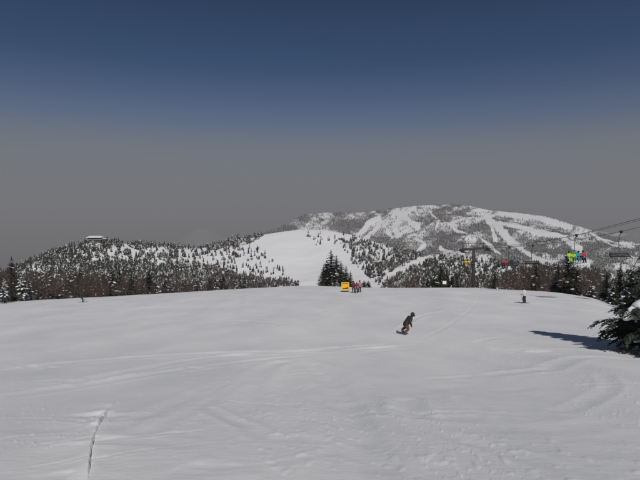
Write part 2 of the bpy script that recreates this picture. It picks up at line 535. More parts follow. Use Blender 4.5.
# the nearer hill: hut knoll on the left, broad white piste in the middle, wooded shoulder on the right
near_hill = Hill(
    [-300, -60, 0, 20, 35, 50, 70, 85, 95, 110, 130, 160, 185, 200, 215, 235, 255, 280, 300, 325, 350, 375, 400, 430, 460, 500, 540, 600, 640, 760, 900],
    [310, 288, 275, 268, 260, 254, 248, 243.5, 241, 242.5, 244, 245.5, 247.5, 248, 245, 239, 236, 232, 229.5, 230, 234.5, 242, 251, 257.5, 260, 263, 266, 273, 277, 292, 305],
    [-300, 0, 95, 200, 300, 350, 400, 450, 550, 900],
    [540, 570, 620, 760, 900, 850, 720, 600, 520, 480],
    [400, 410, 430, 470, 520, 500, 430, 390, 360, 340],
    [318, 308, 304, 298, 293, 294, 295, 297, 300, 315],
    7.0, .012, 3)
# the far mountain with its cleared runs
far_hill = Hill(
    [150, 230, 270, 285, 297, 305, 330, 350, 375, 395, 420, 450, 470, 490, 520, 545, 570, 600, 625, 645, 700, 800, 950],
    [262, 243, 231, 225, 218, 214, 212.5, 212.5, 211, 208, 205.5, 204.5, 206, 210.5, 213, 216, 223.5, 233, 240, 245, 259, 272, 285],
    [150, 300, 450, 600, 950], [2500, 2500, 2700, 2400, 2200], [1300, 1300, 1250, 1150, 1100], [285, 283, 284, 287, 292],
    75.0, .0035, 17, 1.05)
# paler mountain behind it
back_hill = Hill(
    [440, 520, 560, 590, 620, 640, 680, 730, 800, 950],
    [250, 232, 228, 229, 233, 236, 240, 236, 238, 250],
    [440, 950], [5200, 5200], [3000, 3000], [285, 285], 120.0, .002, 29, 1.05)

RUNS = [  # cleared pistes on the far mountain: photo pixels and half width
    ([(415, 207), (408, 213), (401, 219), (394, 225), (398, 231)], 3.0),
    ([(400, 216), (411, 224), (418, 228)], 3.0),
    ([(471, 219), (458, 225), (449, 230), (457, 236), (480, 241), (500, 255)], 1.8),
    ([(440, 247), (452, 254), (464, 260)], 2.2),
    ([(415, 238), (425, 244), (415, 250)], 1.6),
    ([(484, 217), (491, 226), (496, 241)], 2.2),
    ([(488, 218), (500, 231), (515, 243), (530, 256), (543, 264)], 4.0),
    ([(500, 224), (540, 233), (561, 238), (580, 253), (588, 270)], 3.4),
    ([(500, 213), (540, 219), (571, 227)], 3.0),
    ([(382, 220), (372, 227), (363, 234)], 2.0),
    ([(382, 220), (388, 228), (393, 233)], 1.6),
    ([(352, 233), (369, 221), (380, 217)], 2.8),
    ([(430, 212), (440, 222), (436, 232)], 1.2),
    ([(586, 222), (577, 236), (560, 238)], 1.6),
    ([(590, 232), (612, 245), (640, 252), (690, 262)], 1.4),
    ([(598, 238), (625, 243), (660, 246)], 1.2),
]
def far_run(px, py):
    d = np.full(np.shape(px), 9.0)
    wob = (fbm(px * .12, py * .3, 77, 2) - .5) * 1.8
    for P, hw in RUNS: d = np.minimum(d, (poly_dist(px, py, P) + wob) / (hw * .8))
    return d
def far_wood(px, py, t):
    run = sstep(.7, 1.25, far_run(px, py))
    n = fbm(px * .05, py * .13, 61, 4)
    n2 = fbm(px * .22, py * .5, 67, 3)
    d = .42 + .95 * sstep(.36, .62, n * .6 + n2 * .4)
    valley = np.maximum(sstep(12, 3, poly_dist(px, py, [(345, 240), (385, 236), (410, 252), (440, 236), (465, 248)])),
                        sstep(11, 3, poly_dist(px, py, [(480, 250), (510, 258), (560, 252), (620, 258), (690, 268)])))
    gul = fbm((px + 1.9 * py) * .045, (py - .25 * px) * .02, 71, 3)
    gul2 = fbm((px - 1.7 * py) * .06, (py + .3 * px) * .025, 73, 3)
    d = d * .75 + .45 * valley + .55 * sstep(.52, .68, gul) - .35 * sstep(.40, .28, gul) + .3 * sstep(.55, .7, gul2) - .3 * sstep(.42, .3, gul2)
    d = d * (1 - .45 * sstep(500, 520, px) * (1 - sstep(228, 236, py)))
    return np.clip(d, 0, 1.15) * run
def far_mask(px, py, t):
    return far_wood(px, py, t) * .56

PISTE = [(268, 228), (345, 228), (338, 240), (352, 263), (378, 284), (380, 300), (296, 300), (299, 284), (275, 262), (263, 250), (240, 247), (262, 238)]
CATTRACK = [(445, 254), (417, 262), (398, 271), (385, 279), (379, 290)]
BROWN = [(175, 262), (215, 266), (255, 275), (300, 283), (300, 300), (175, 300)]
PATCH = [(338, 238), (352, 237), (372, 243), (400, 252), (436, 259), (416, 262), (394, 272), (374, 279), (358, 266), (344, 254)]
def near_wood(px, py, t):
    n = fbm(px * .07, py * .16, 91, 3); n2 = fbm(px * .3, py * .6, 95, 2)
    cl = sstep(.40, .62, .5 * n + .5 * n2)
    rel = t
    left = .10 + .70 * cl + .7 * sstep(258, 268, py + 10 * (n - .5))
    left = np.where(px < 75, .40 + .6 * cl, left)
    left = left * (1 - .85 * sstep(7, 2, poly_dist(px, py, [(112, 252), (150, 252), (185, 255), (215, 264)])) * sstep(.62, .35, n2 * .6 + n * .4))
    fringe = sstep(.07, .02, t)
    mid = .10 + .45 * sstep(.5, .68, n2 * .6 + n * .4) + .75 * sstep(10, 3, poly_dist(px, py, [(200, 247), (222, 243), (250, 239), (272, 234)])) \
        + .8 * inside(px, py, BROWN)
    right = .18 + .62 * cl
    d = np.where(px < 205, left + .5 * fringe, np.where(px < 335, mid, right))
    d = np.where(inside(px, py, PATCH), .22 + .70 * cl, d)
    band = (px > 330) & (px < 440) & (py < 250) & ~inside(px, py, PATCH)
    d = np.where(band, .05, d)
    d = np.where((px >= 380) & (py > 262) & (px < 440), .45 + .5 * cl, d)
    d = np.where(inside(px, py, PISTE), .0, d)
    d = d * sstep(2.0, 3.6, poly_dist(px, py, CATTRACK) + (n2 - .5) * 2)
    # a few lone trees on the piste
    lone = np.minimum(poly_dist(px, py, [(309, 237), (319, 241)]), poly_dist(px, py, [(322, 238), (345, 243)]))
    return np.clip(d + np.where(inside(px, py, PISTE), .16 * sstep(5, 2, lone), 0), 0, 1.3)
def near_mask(px, py, t): return near_wood(px, py, t) * .40

back_hill.build('distant_mountain', 430, 940, 200, 60, hill_mat('distant_mountain_snow', (.20, .19, .19), .006, .60, 1.0), lambda p, q, t: .35 + .3 * fbm(p * .05, q * .2, 5, 3) - .3 * sstep(.6, .75, fbm(p * .09, q * .3, 15, 3)), 'paler wooded mountain far behind the ski mountain')
far_hill.build('ski_mountain', 140, 940, 620, 190, hill_mat('ski_mountain_snow', (.155, .14, .135), .02, .72, 1.12), far_mask, 'long snowy mountain striped with cleared ski runs')
near_hill.build('near_hill', -290, 890, 620, 150, hill_mat('near_hill_snow', (.13, .10, .09), .10, .78, 1.12), near_mask, 'snowy hill with a wide white piste and a hut on its knoll')
# faint white cone far away
peak = Hill([150, 175, 186, 193, 199, 204, 210, 217, 226, 245], [250, 243, 236, 230.5, 228, 228, 230.5, 235, 240, 250],
            [150, 245], [21000, 21000], [15000, 15000], [262, 262], 120, .0008, 51, 1.0)
peak.build('distant_peak', 152, 244, 60, 24, hill_mat('distant_peak_snow', (.3, .3, .3), .003, 1.2, 1.6), lambda p, q, t: 0 * p, 'faint white peak almost lost in the haze')

# ------------------------------------------------------------------ trees too far and many to count
def tier_tree(nside, tiers, seed):
    r = random.Random(seed); V = []; F = []; H = []
    for k in range(tiers):
        z0 = .06 + .86 * k / tiers; z1 = min(1.0, z0 + 1.35 * .9 / tiers); rad = .30 * (1 - z0) ** .8 + .02
        b = len(V); off = r.random() * 6
        for j in range(nside):
            a = off + 2 * math.pi * j / nside; q = rad * r.uniform(.55, 1.25)
            V.append((q * math.cos(a), q * math.sin(a), z0 + r.uniform(-.05, .03))); H.append(0)
        V.append((r.uniform(-.02, .02), r.uniform(-.02, .02), z1 if k < tiers - 1 else 1.0)); H.append(1)
        for j in range(nside): F.append((b + j, b + (j + 1) % nside, b + nside))
    return np.array(V), np.array(F), np.array(H)

def shrub_tree(seed, n=9):
    """leafless rounded crown: a spray of thin upright blades"""
    r = random.Random(seed); V = []; F = []
    for k in range(n):
        a = r.random() * 6.28; q = r.uniform(.08, .36); top = r.uniform(.6, 1.0) - q * .5
        x, y = q * math.cos(a), q * math.sin(a); w = r.uniform(.05, .10); b = len(V); c = r.random() * 6.28
        V += [(x * .2, y * .2, 0), (x + w * math.cos(c), y + w * math.sin(c), top * .62), (x - w * math.cos(c), y - w * math.sin(c), top * .55), (x * 1.15, y * 1.15, top)]
        F += [(b, b + 1, b + 2), (b + 1, b + 3, b + 2)]
    return np.array(V), np.array(F), np.zeros(len(V))

def scatter(name, hill, pxr, n, wood, templates, hmin, hmax, palette, snowy, label, cat, seed, tmax=.97, zsink=.3, prob=None):
    g = np.random.default_rng(seed)
    px = g.uniform(*pxr, n); t = g.uniform(-.03, tmax, n) ** 1.0
    x, y, z, py = hill.pt(px, t)
    keep = g.random(n) < wood(px, py, t)
    px, t, x, y, z, py = (a[keep] for a in (px, t, x, y, z, py))
    which = g.integers(0, len(templates), len(px))
    if prob is not None: which = prob(g, px, py)
    VV = []; FF = []; CC = []; off = 0
    for k, (tv, tf, th) in enumerate(templates):
        s = np.where(which == k)[0]
        if not len(s): continue
        h = g.uniform(hmin, hmax, len(s)) * g.uniform(.7, 1.0, len(s))
        wd = h * g.uniform(.8, 1.25, len(s)); a = g.uniform(0, 6.283, len(s))
        ca, sa = np.cos(a)[:, None], np.sin(a)[:, None]
        vx = (tv[None, :, 0] * ca - tv[None, :, 1] * sa) * wd[:, None] + x[s][:, None]
        vy = (tv[None, :, 0] * sa + tv[None, :, 1] * ca) * wd[:, None] + y[s][:, None]
        vz = tv[None, :, 2] * h[:, None] + z[s][:, None] - zsink
        c = np.array(palette[k])[None, None, :] * g.uniform(.65, 1.35, (len(s), 1, 1)) * np.ones((1, len(tv), 1))
        frost = (g.random((len(s), len(tv))) < snowy[k] * g.uniform(.2, 1.6, (len(s), 1)))[..., None]
        c = np.where(frost, np.array(SNOW)[None, None] * .9, c)
        VV.append(np.stack([vx, vy, vz], -1).reshape(-1, 3)); CC.append(c.reshape(-1, 3))
        FF.append((tf[None] + (np.arange(len(s)) * len(tv))[:, None, None] + off).reshape(-1, 3)); off += len(s) * len(tv)
    o = mesh_obj(name, fast_mesh(name, np.concatenate(VV), np.concatenate(FF), [M['wood_stuff']], False, np.concatenate(CC)))
    tag(o, label, cat, kind='stuff')
    return len(px)

CON = (0.030, 0.035, 0.026); BRN = (0.060, 0.038, 0.032); GRY = (0.10, 0.088, 0.082)
T_far = [tier_tree(4, 2, 1), tier_tree(4, 2, 2), shrub_tree(3, 4)]
T_mid = [tier_tree(6, 5, 11), tier_tree(6, 4, 12), tier_tree(5, 6, 13), shrub_tree(14, 16), shrub_tree(15, 14)]
def mid_prob(g, px, py):
    brown = np.where(px < 205, sstep(266, 292, py) * .75 + .08, np.where(px < 300, np.where(inside(px, py, BROWN), .72, .15), .22))
    brown = np.where((px > 370) & (px < 440) & (py > 260), .5, brown)
    b = g.random(len(px)) < brown
    return np.where(b, g.integers(3, 5, len(px)), g.integers(0, 3, len(px)))
n1 = scatter('far_forest', far_hill, (150, 800), 105000, far_wood, T_far, 4.2, 8.5, [CON, CON, GRY], [.20, .20, .06],
             'grey wood of snow-dusted trees covering the ski mountain between its runs', 'forest', 5)
n2 = scatter('hill_forest', near_hill, (-60, 720), 20000, near_wood, T_mid, 3.6, 9.5, [CON, CON, CON, BRN, GRY], [.12, .26, .08, .06, .12],
             'scattered dark conifers and brown brush over the nearer snowy hill', 'forest', 8, prob=mid_prob)
print('STUFF', n1, n2)

# ------------------------------------------------------------------ single trees
def spray(V, F, p, d, L, r, droop, k, wide):
    """one bough: side twigs as blades left and right along a drooping line, tapering to the tip"""
    side = Vector((-d.y, d.x, 0)).normalized()
    pts = []
    for i in range(k + 1):
        s = i / k
        pts.append(p + d * (L * s) + Vector((0, 0, -droop * L * s * s + .10 * L * s)))
    for i in range(k):
        s = (i + .4) / k
        tw = wide * L * (math.sin(math.pi * min(s * .8 + .22, 1))) * r.uniform(.7, 1.2)
        for sg in (-1, 1):
            b = len(V); a = pts[i]; c = pts[i + 1]
            tip = a.lerp(c, .6) + side * sg * tw + d * tw * r.uniform(.35, .8) + Vector((0, 0, r.uniform(-.32, .05) * tw))
            V += [tuple(a), tuple(c + (c - a) * .25), tuple(tip)]
            F.append((b, b + 1, b + 2) if sg < 0 else (b, b + 2, b + 1))
    b = len(V)
    V += [tuple(pts[-2] + side * wide * L * .18), tuple(pts[-2] - side * wide * L * .18), tuple(pts[-1] + d * L * .08)]
    F.append((b, b + 1, b + 2))
    return pts

def conifer_meshes(key, H, rad, levels, per, k, seed, needle, snow_amt, lowest=.06, wide=.42, detail=False, droop=.35):
    r = random.Random(seed); V = []; F = []; sn = MB()
    for i in range(levels):
        s = i / (levels - 1); z = H * (lowest + (1 - lowest - .03) * s)
        Lr = rad * (1 - s) ** .72 * (.8 + .2 * min(1, s * 5)) + .05 * rad
        n = max(5, int(per * (1 - .3 * s)))
        off = r.random() * 6.28
        for j in range(n):
            a = off + 6.283 * (j + r.uniform(-.3, .3)) / n
            L = Lr * r.uniform(.62, 1.18)
            d = Vector((math.cos(a), math.sin(a), r.uniform(-.25, .12) + .55 * s)).normalized()
            p = Vector((0, 0, z + r.uniform(-.03, .03) * H / 2))
            pts = spray(V, F, p, d, L, r, droop * r.uniform(.6, 1.4), k, wide)
            if detail:      # secondary twigs along the bough for a tree seen close
                for q in range(2, k, 1):
                    for sg in (-1, 1):
                        sd = Vector((-d.y, d.x, 0)) * sg
                        dd = (d * .65 + sd * r.uniform(.6, 1.0) + Vector((0, 0, r.uniform(-.25, .1)))).normalized()
                        spray(V, F, pts[q], dd, L * .38 * (1.15 - q / k) * r.uniform(.7, 1.2), r, .3, 4, .36)
            if r.random() < snow_amt:
                c = pts[max(1, int(k * r.uniform(.4, .8)))]
                sz = L * r.uniform(.16, .34)
                rot = Matrix.Rotation(a, 3, 'Z') @ Matrix.Rotation(.25, 3, 'Y')
                sn.ell(c + Vector((0, 0, sz * .10)), (sz * 1.5, sz * .75, sz * .38), 7, 3, rot, half=False)
    b = len(V)
    V += [(0.05 * rad, 0, .93 * H), (-.03 * rad, .04 * rad, .93 * H), (-.03 * rad, -.04 * rad, .93 * H), (0, 0, H)]
    F += [(b, b + 1, b + 3), (b + 1, b + 2, b + 3), (b + 2, b, b + 3)]
    crown = fast_mesh('crown', V, F, [needle])
    tr = MB().tube([(0, 0, -1.2), (0, 0, H * .3), (0.01, 0, H * .7), (0, 0, H * .96)], [H * .020, H * .016, H * .009, H * .003], 7)
    return tr.mesh('trunk', M['bark'], True), crown, (sn.mesh('snow_load', M['snow'], True) if sn.v else None)

def bare_meshes(H, seed, twigmat, snow_amt=0.0):
    r = random.Random(seed); mb = MB(); tk = MB(); sn = MB()
    lean = Vector((r.uniform(-.06, .06), r.uniform(-.06, .06), 1)) * H
    tk.tube([(0, 0, -1.2), lean * .35, lean * .7, lean * .97], [H * .015, H * .011, H * .007, H * .003], 5)
    def twig(p, d, L, w):
        q = p + d * L * .55; e = q + (d + Vector((r.uniform(-.3, .3), r.uniform(-.3, .3), .25))) * L * .5
        mb.tube([p, q, e], [w, w * .7, w * .25], 3, False); return q, e
    nb = 34
    for i in range(nb):
        s = .10 + .86 * i / nb; a = i * 2.399 + r.uniform(-.4, .4)
        p = lean * s
        L = H * (.34 * (1 - s) ** .6 + .05) * r.uniform(.7, 1.2)
        d = Vector((math.cos(a), math.sin(a), r.uniform(.35, 1.1))).normalized()
        q, e = twig(p, d, L, .032)
        for k in range(5):
            b = p.lerp(q, r.uniform(.4, 1)) if k < 3 else q.lerp(e, r.random())
            dd = (d + Vector((r.uniform(-.9, .9), r.uniform(-.9, .9), r.uniform(-.2, .7)))).normalized()
            q2, e2 = twig(b, dd, L * r.uniform(.3, .6), .024)
            for m_ in range(2):
                d3 = (dd + Vector((r.uniform(-.9, .9), r.uniform(-.9, .9), r.uniform(-.3, .7)))).normalized()
                twig(b.lerp(q2, r.uniform(.5, 1)), d3, L * r.uniform(.18, .35), .02)
        if r.random() < snow_amt:
            sz = r.uniform(.10, .22); sn.ell(q, (sz * 1.4, sz, sz * .55), 6, 3)
    return tk.mesh('trunk', M['bark'], True), mb.mesh('crown', twigmat), (sn.mesh('snow_load', M['snow'], True) if sn.v else None)

def tree(kind, meshes, loc, sc, rz, label, group, sx=1.0, tilt=(0, 0)):
    o = empty(kind, loc, rz); o.scale = (sc * sx, sc * sx, sc); o.rotation_euler = (tilt[0], tilt[1], rz)
    mesh_obj('trunk', meshes[0], o)
    c = mesh_obj('crown', meshes[1], o)
    if meshes[2]: tag(mesh_obj('snow_load', meshes[2], c), kind='stuff')
    tag(o, label, 'tree', group)
    return o

H0 = 8.0
CONIFERS = [conifer_meshes('c%d' % i, H0, rad, lv, per, 5, 100 + i, M[nm], sn) for i, (rad, lv, per, nm, sn) in enumerate([
    (2.0, 28, 11, 'needle', .03), (2.3, 27, 12, 'needle', .06), (1.8, 30, 10, 'needle2', .02), (2.2, 26, 11, 'needle2', .09), (2.4, 25, 12, 'needle', .2)])]
LADEN = [conifer_meshes('l%d' % i, H0, rad, 18, 9, 5, 140 + i, M['needle'], sn) for i, (rad, sn) in enumerate([(2.0, .62), (1.7, .75)])]
BARE = [bare_meshes(H0, 200 + i, M['twig' if i % 3 else 'twig2'], .12 if i % 2 else .03) for i in range(5)]

def lip_y(px): return float(smooth_interp(float(px), LIP_PX, TREE_Y, 20.0))
def stand(px, y):
    u = float(ray(px, 280)[0]); return Vector((u * y, y, float(ground(u * y, y))))
def grow(kind, meshes, px, ytop, beyond, label, group, rnd, sx=1.0, hmax=14):
    """a tree standing beyond the crest whose tip reaches row ytop of the photograph"""
    y = lip_y(px) + beyond; p = stand(px, y)
    h = float(ray(px, ytop)[1]) * y - p.z
    h = max(1.5, min(h, hmax))
    return tree(kind, meshes, p, h / H0, rnd.random() * 6.28, label, group, sx)

rd = random.Random(5)
# tall dark trees at the left edge of the piste and the snow-laden young ones in front of them
grow('conifer_tree', CONIFERS[0], 12, 255, 10, 'tallest dark conifer at the end of the piste beside the brown wood', None, rd, 1.0)
grow('conifer_tree', CONIFERS[2], -3, 259, 12, 'dark conifer next to the tallest one at the piste end', None, rd)
grow('conifer_tree', LADEN[0], 22, 268, 2, 'young conifer heavily loaded with snow, beside the tallest dark conifer', None, rd, 1.0)
grow('conifer_tree', LADEN[1], 4, 277, -12, 'small snow-laden conifer casting a shadow on the piste edge', None, rd, 1.15)
grow('conifer_tree', LADEN[0], 29, 276, 6, 'low snow-plastered conifer at the foot of the brown wood', None, rd, 1.1)
# clump at the crest behind the yellow sign
for k, (px, yt, bd, v, sx) in enumerate([(331, 249, 10, 0, 1.35), (326.5, 260, 6, 1, 1.35), (336.5, 255, 12, 3, 1.4), (341, 260, 8, 2, 1.35), (346, 265, 10, 0, 1.3), (323.5, 264, 4, 2, 1.1), (350.5, 270, 12, 2, 1.2), (334, 264, 3, 3, 1.4)]):
    grow('conifer_tree', CONIFERS[v], px, yt, bd, 'tallest conifer of the clump at the crest behind the yellow sign' if k == 0 else 'dark conifer in the clump at the crest behind the yellow sign', None if k == 0 else 'conifers of the clump behind the yellow sign', rd, sx)
for px, yt, bd in ((337, 282, 1), (364.2, 283.2, 3), (368.3, 282.6, 4)):
    grow('conifer_tree', LADEN[1] if px < 340 else CONIFERS[4], px, yt, bd, 'tiny conifer poking out of the snow on the crest by the yellow sign', 'tiny conifers on the crest', rd, 1.9)
for k, (px, yt, bd, v, sx) in enumerate([(441, 262, 14, 1, 1.0), (434.5, 268, 10, 3, 1.1), (447, 266, 12, 0, 1.0), (457, 272, 16, 2, 1.0), (428, 275, 16, 4, 1.0), (452, 275, 10, 1, 1.0)]):
    grow('conifer_tree', CONIFERS[v], px, yt, bd, 'tallest conifer of the clump beside the lift pylon' if k == 0 else 'dark conifer in the clump beside the lift pylon', None if k == 0 else 'conifers beside the lift pylon', rd, sx)
# right: big conifers behind the chairs and along the right edge of the piste
for px, yt, bd, v, sx, lb in (
    (568, 250.5, 8, 1, 1.2, 'broad tall conifer right behind the chair with four riders'),
    (558, 262, 10, 0, 1.1, 'dark conifer beside the broad one behind the four riders'),
    (577, 265, 6, 3, 1.2, 'snow-patched conifer below the four riders'),
    (607, 270, 12, 0, 1.1, 'shorter of two slim conifers below the empty chair'),
    (620, 262, 14, 2, 1.15, 'taller of two slim conifers below the empty chair'),
    (631, 268, 16, 1, 1.1, 'dark conifer half hidden behind the snowy bough'),
    (641, 262, 12, 0, 1.1, 'dark conifer behind the near snowy tree at the piste edge'),
    (590, 278, 8, 4, 1.1, 'snowy low conifer at the bend of the piste edge'),
    (613, 283, 8, 4, 1.2, 'bushy snow-flecked conifer under the two slim conifers'),
    (626, 285, 6, 4, 1.2, 'bushy snow-flecked conifer beside the near snowy tree'),
    (495, 271, 14, 1, 1.0, 'conifer in the brown trees below the two riders'),
    (536, 262, 16, 3, 1.0, 'conifer in the brown trees below the empty chair by the pylon'),
    (478, 280, 14, 2, .9, 'small conifer right of the lift pylon foot')):
    grow('conifer_tree', CONIFERS[v], px, yt, bd, lb, None, rd, sx)
# leafless brown trees
for k in range(46):
    px = 484 + 116 * (k + rd.random()) / 46
    yt = np.interp(px, [484, 505, 530, 560, 600, 640], [275, 270, 263, 266, 268, 268]) + abs(rd.gauss(0, 5))
    grow('bare_tree', BARE[rd.randrange(5)], px, yt, rd.uniform(4, 34), 'leafless red-brown tree in the strip behind the piste below the chairs', 'brown trees below the lift', rd, rd.uniform(.8, 1.2), 11)
for k in range(26):
    px = rd.uniform(385, 478)
    grow('bare_tree', BARE[rd.randrange(5)], px, 276 + abs(rd.gauss(0, 4)), rd.uniform(6, 40), 'leafless brown tree between the crest clump and the pylon', 'brown trees left of the pylon', rd, 1, 10)
for k in range(150):
    px = rd.uniform(-14, 268) if k > 40 else rd.uniform(18, 110)
    yt = np.interp(px, [0, 40, 110, 160, 220, 268], [272, 272, 277, 281, 281, 283]) + abs(rd.gauss(0, 6)) - 2
    grow('bare_tree', BARE[rd.randrange(5)], px, yt, rd.uniform(4, 95), 'leafless red-brown tree in the wood under the hut knoll', 'brown trees under the hut knoll', rd, rd.uniform(.9, 1.4), 11)
for k in range(95):
    px = rd.uniform(-14, 262)
    yt = np.interp(px, [0, 40, 110, 160, 220, 268], [264, 266, 268, 270, 276, 282]) + abs(rd.gauss(0, 5)) - 2
    grow('conifer_tree', (CONIFERS + LADEN[:1])[rd.randrange(6)], px, yt, rd.uniform(25, 130), 'snow-flecked conifer in the wood under the hut knoll', 'conifers in the wood under the hut knoll', rd, rd.uniform(.85, 1.2), 13)

# the near tree at the right edge, its trunk just outside the picture
def near_tree():
    Hn = 9.2
    def prof(h):         # long skirts low down, a slim top
        return float(np.interp(h, [.2, .6, 1.3, 2.1, 2.8, 3.6, 5.5, 7.6, Hn], [1.4, 2.2, 3.3, 2.6, 1.85, 1.45, 1.25, .95, .15]))
    u = float(ray(676, 280)[0]); y = 22.8
    o = empty('conifer_tree', (u * y, y, float(ground(u * y, y))), 0.0)
    r = random.Random(77); V = []; F = []; sn = MB(); q = 0
    nl = 26
    for i in range(nl):
        h = .75 + (Hn - .9) * (i / (nl - 1)) ** 1.15
        n = 10 if h < 3 else 8
        off = r.random() * 6.28
        for j in range(n):
            a = off + 6.283 * (j + r.uniform(-.3, .3)) / n
            L = prof(h) * r.uniform(.68, 1.08)
            d = Vector((math.cos(a), math.sin(a), r.uniform(-.16, .06) + .03 * h)).normalized()
            p = Vector((0, 0, h + r.uniform(-.1, .1)))
            kk = 12
            pts = spray(V, F, p, d, L, r, r.uniform(.12, .34), kk, .15)
            for e_ in range(2, kk + 1):
                for sg in (-1, 1):
                    sd = Vector((-d.y, d.x, 0)) * sg
                    dd = (d * r.uniform(.5, .9) + sd * r.uniform(.5, 1.0) + Vector((0, 0, r.uniform(-.35, .15)))).normalized()
                    spray(V, F, pts[e_], dd, L * .30 * (1.2 - e_ / kk) * r.uniform(.8, 1.4) + .12, r, .45, 6, .34)
                    if e_ > 4: spray(V, F, pts[e_] - Vector((0, 0, .05)), (dd + d * .6 + Vector((0, 0, r.uniform(-.7, -.1)))).normalized(), L * .16 + .10, r, .3, 4, .36)
            if r.random() < (.62 if h > 1.5 else .30):     # snow lying along the bough
                for m_ in range(3):
                    t = r.uniform(.25, .85); c = pts[int(t * kk)]; sz = r.uniform(.13, .24) * (1.2 - .5 * t); q += 1
                    sn.ell(c + Vector((0, 0, sz * .22)), (sz * 1.7, sz * 1.05, sz * .55), 12, 7, Matrix.Rotation(a, 3, 'Z') @ Matrix.Rotation(.1, 3, 'Y'), jit=.35, seed=q)
    tr = MB().tube([(0, 0, -1.0), (0, 0, Hn * .3), (0.02, 0, Hn * .7), (0, 0, Hn * .97)], [.17, .13, .07, .02], 9)
    tr.build('trunk', M['bark'], o, True)
    c = mesh_obj('crown', fast_mesh('crown', V, F, [M['needle']]), o)
    for dx, dz, sz in ((-1.95, 2.0, .34), (-1.55, 2.2, .42), (-1.2, 1.95, .40), (-2.3, 1.8, .24), (-1.1, 2.6, .36)):
        q += 1
        sn.ell((dx, -.3, dz), (sz * 1.5, sz, sz * .6), 18, 11, Matrix.Rotation(.35, 3, 'Y') @ Matrix.Rotation(.5, 3, 'Z') @ Matrix.Rotation(-.6, 3, 'Y'), jit=.35, seed=q)
    tag(sn.build('snow_load', M['snow'], c, True), kind='stuff')
    tag(o, 'low-skirted conifer with thick snow on its boughs casting a long shadow over the piste', 'tree')
near_tree()

# ------------------------------------------------------------------ the hut on the knoll
def hut():
    x, y, z, _ = near_hill.pt(95.5, .012)
    o = empty('mountain_hut', (float(x), float(y), float(z) - .6), .12)
    tag(o, 'long low mountain hut with thick snow on its roof, on top of the knoll', 'hut')
    MB().box((0, 0, 1.4), (15, 9, 2.8)).build('lower_wall', M['hutwall'], o)
    MB().box((0, 0, 3.05), (18, 11, .5)).build('balcony', M['hutlight'], o)
    MB().box((0, 0, 4.3), (15.6, 9, 2.0)).build('wall', M['hutwall'], o)
    rf = MB().add([(-9, -6, 5.3), (9, -6, 5.3), (9, 6, 5.3), (-9, 6, 5.3), (-6.5, 0, 7.0), (6.5, 0, 7.0)],
                  [(0, 1, 5, 4), (1, 2, 5), (2, 3, 4, 5), (3, 0, 4), (3, 2, 1, 0)]).build('roof', M['hutwall'], o)
    MB().add([(-9.1, -6.1, 5.42), (9.1, -6.1, 5.42), (9.1, 6.1, 5.42), (-9.1, 6.1, 5.42), (-9, -6, 6.0), (9, -6, 6.0), (9, 6, 6.0), (-9, 6, 6.0), (-6.4, 0, 7.6), (6.4, 0, 7.6)],
             [(0, 1, 5, 4), (1, 2, 6, 5), (2, 3, 7, 6), (3, 0, 4, 7), (4, 5, 9, 8), (5, 6, 9), (6, 7, 8, 9), (7, 4, 8)]).build('roof_snow', M['snow'], rf)
    for k in range(6):
        MB().box((-6.3 + k * 2.5, -4.53, 4.3), (1.7, .1, 1.2)).build('window', M['glass'], o)
    MB().box((10.6, .5, 2.0), (5.0, 6, 4.0)).build('annex', M['hutwall'], o)
    MB().box((10.7, .3, 4.2), (6.0, 7, .5)).build('annex_roof_snow', M['snow'], o)
    MB().tube([(4, 1, 6.2), (4, 1, 8.3)], .35, 6).build('chimney', M['hutwall'], rf)
hut()

# ------------------------------------------------------------------ the chairlift
LB, RB, CB, LS = 36.0, 41.2, 38.6, -0.06     # x = B + LS * y
def rope_z(y):
    return np.interp(y, [-60, 0, 25, 40, 51.7, 57, 63, 72, 82, 92, 105, 118, 135, 170], [17, 8.2, 4.3, 1.95, .28, -.7, -1.75, -3.05, -4.2, -5.1, -5.95, -8.3, -11.8, -19.5])
def rope_pt(B, y, dz=0): return Vector((B + LS * y, y, float(rope_z(y)) + dz))
YS = [-60, -30, 0, 20, 35] + list(range(42, 106, 3)) + [112, 120, 130, 150, 170]
for B, dz, lb, nm in ((LB, 0, 'steel haul rope carrying the occupied chairs', 'haul_rope'), (RB, .35, 'steel haul rope carrying the empty chairs', 'haul_rope'), (CB, .5, 'thin signal cable between the two haul ropes', 'signal_cable')):
    o = MB().tube([rope_pt(B, y, dz) for y in YS], .026 if nm == 'haul_rope' else .018, 5, False).build(nm, M['rope'])
    tag(o, lb, 'cable', 'lift cables')

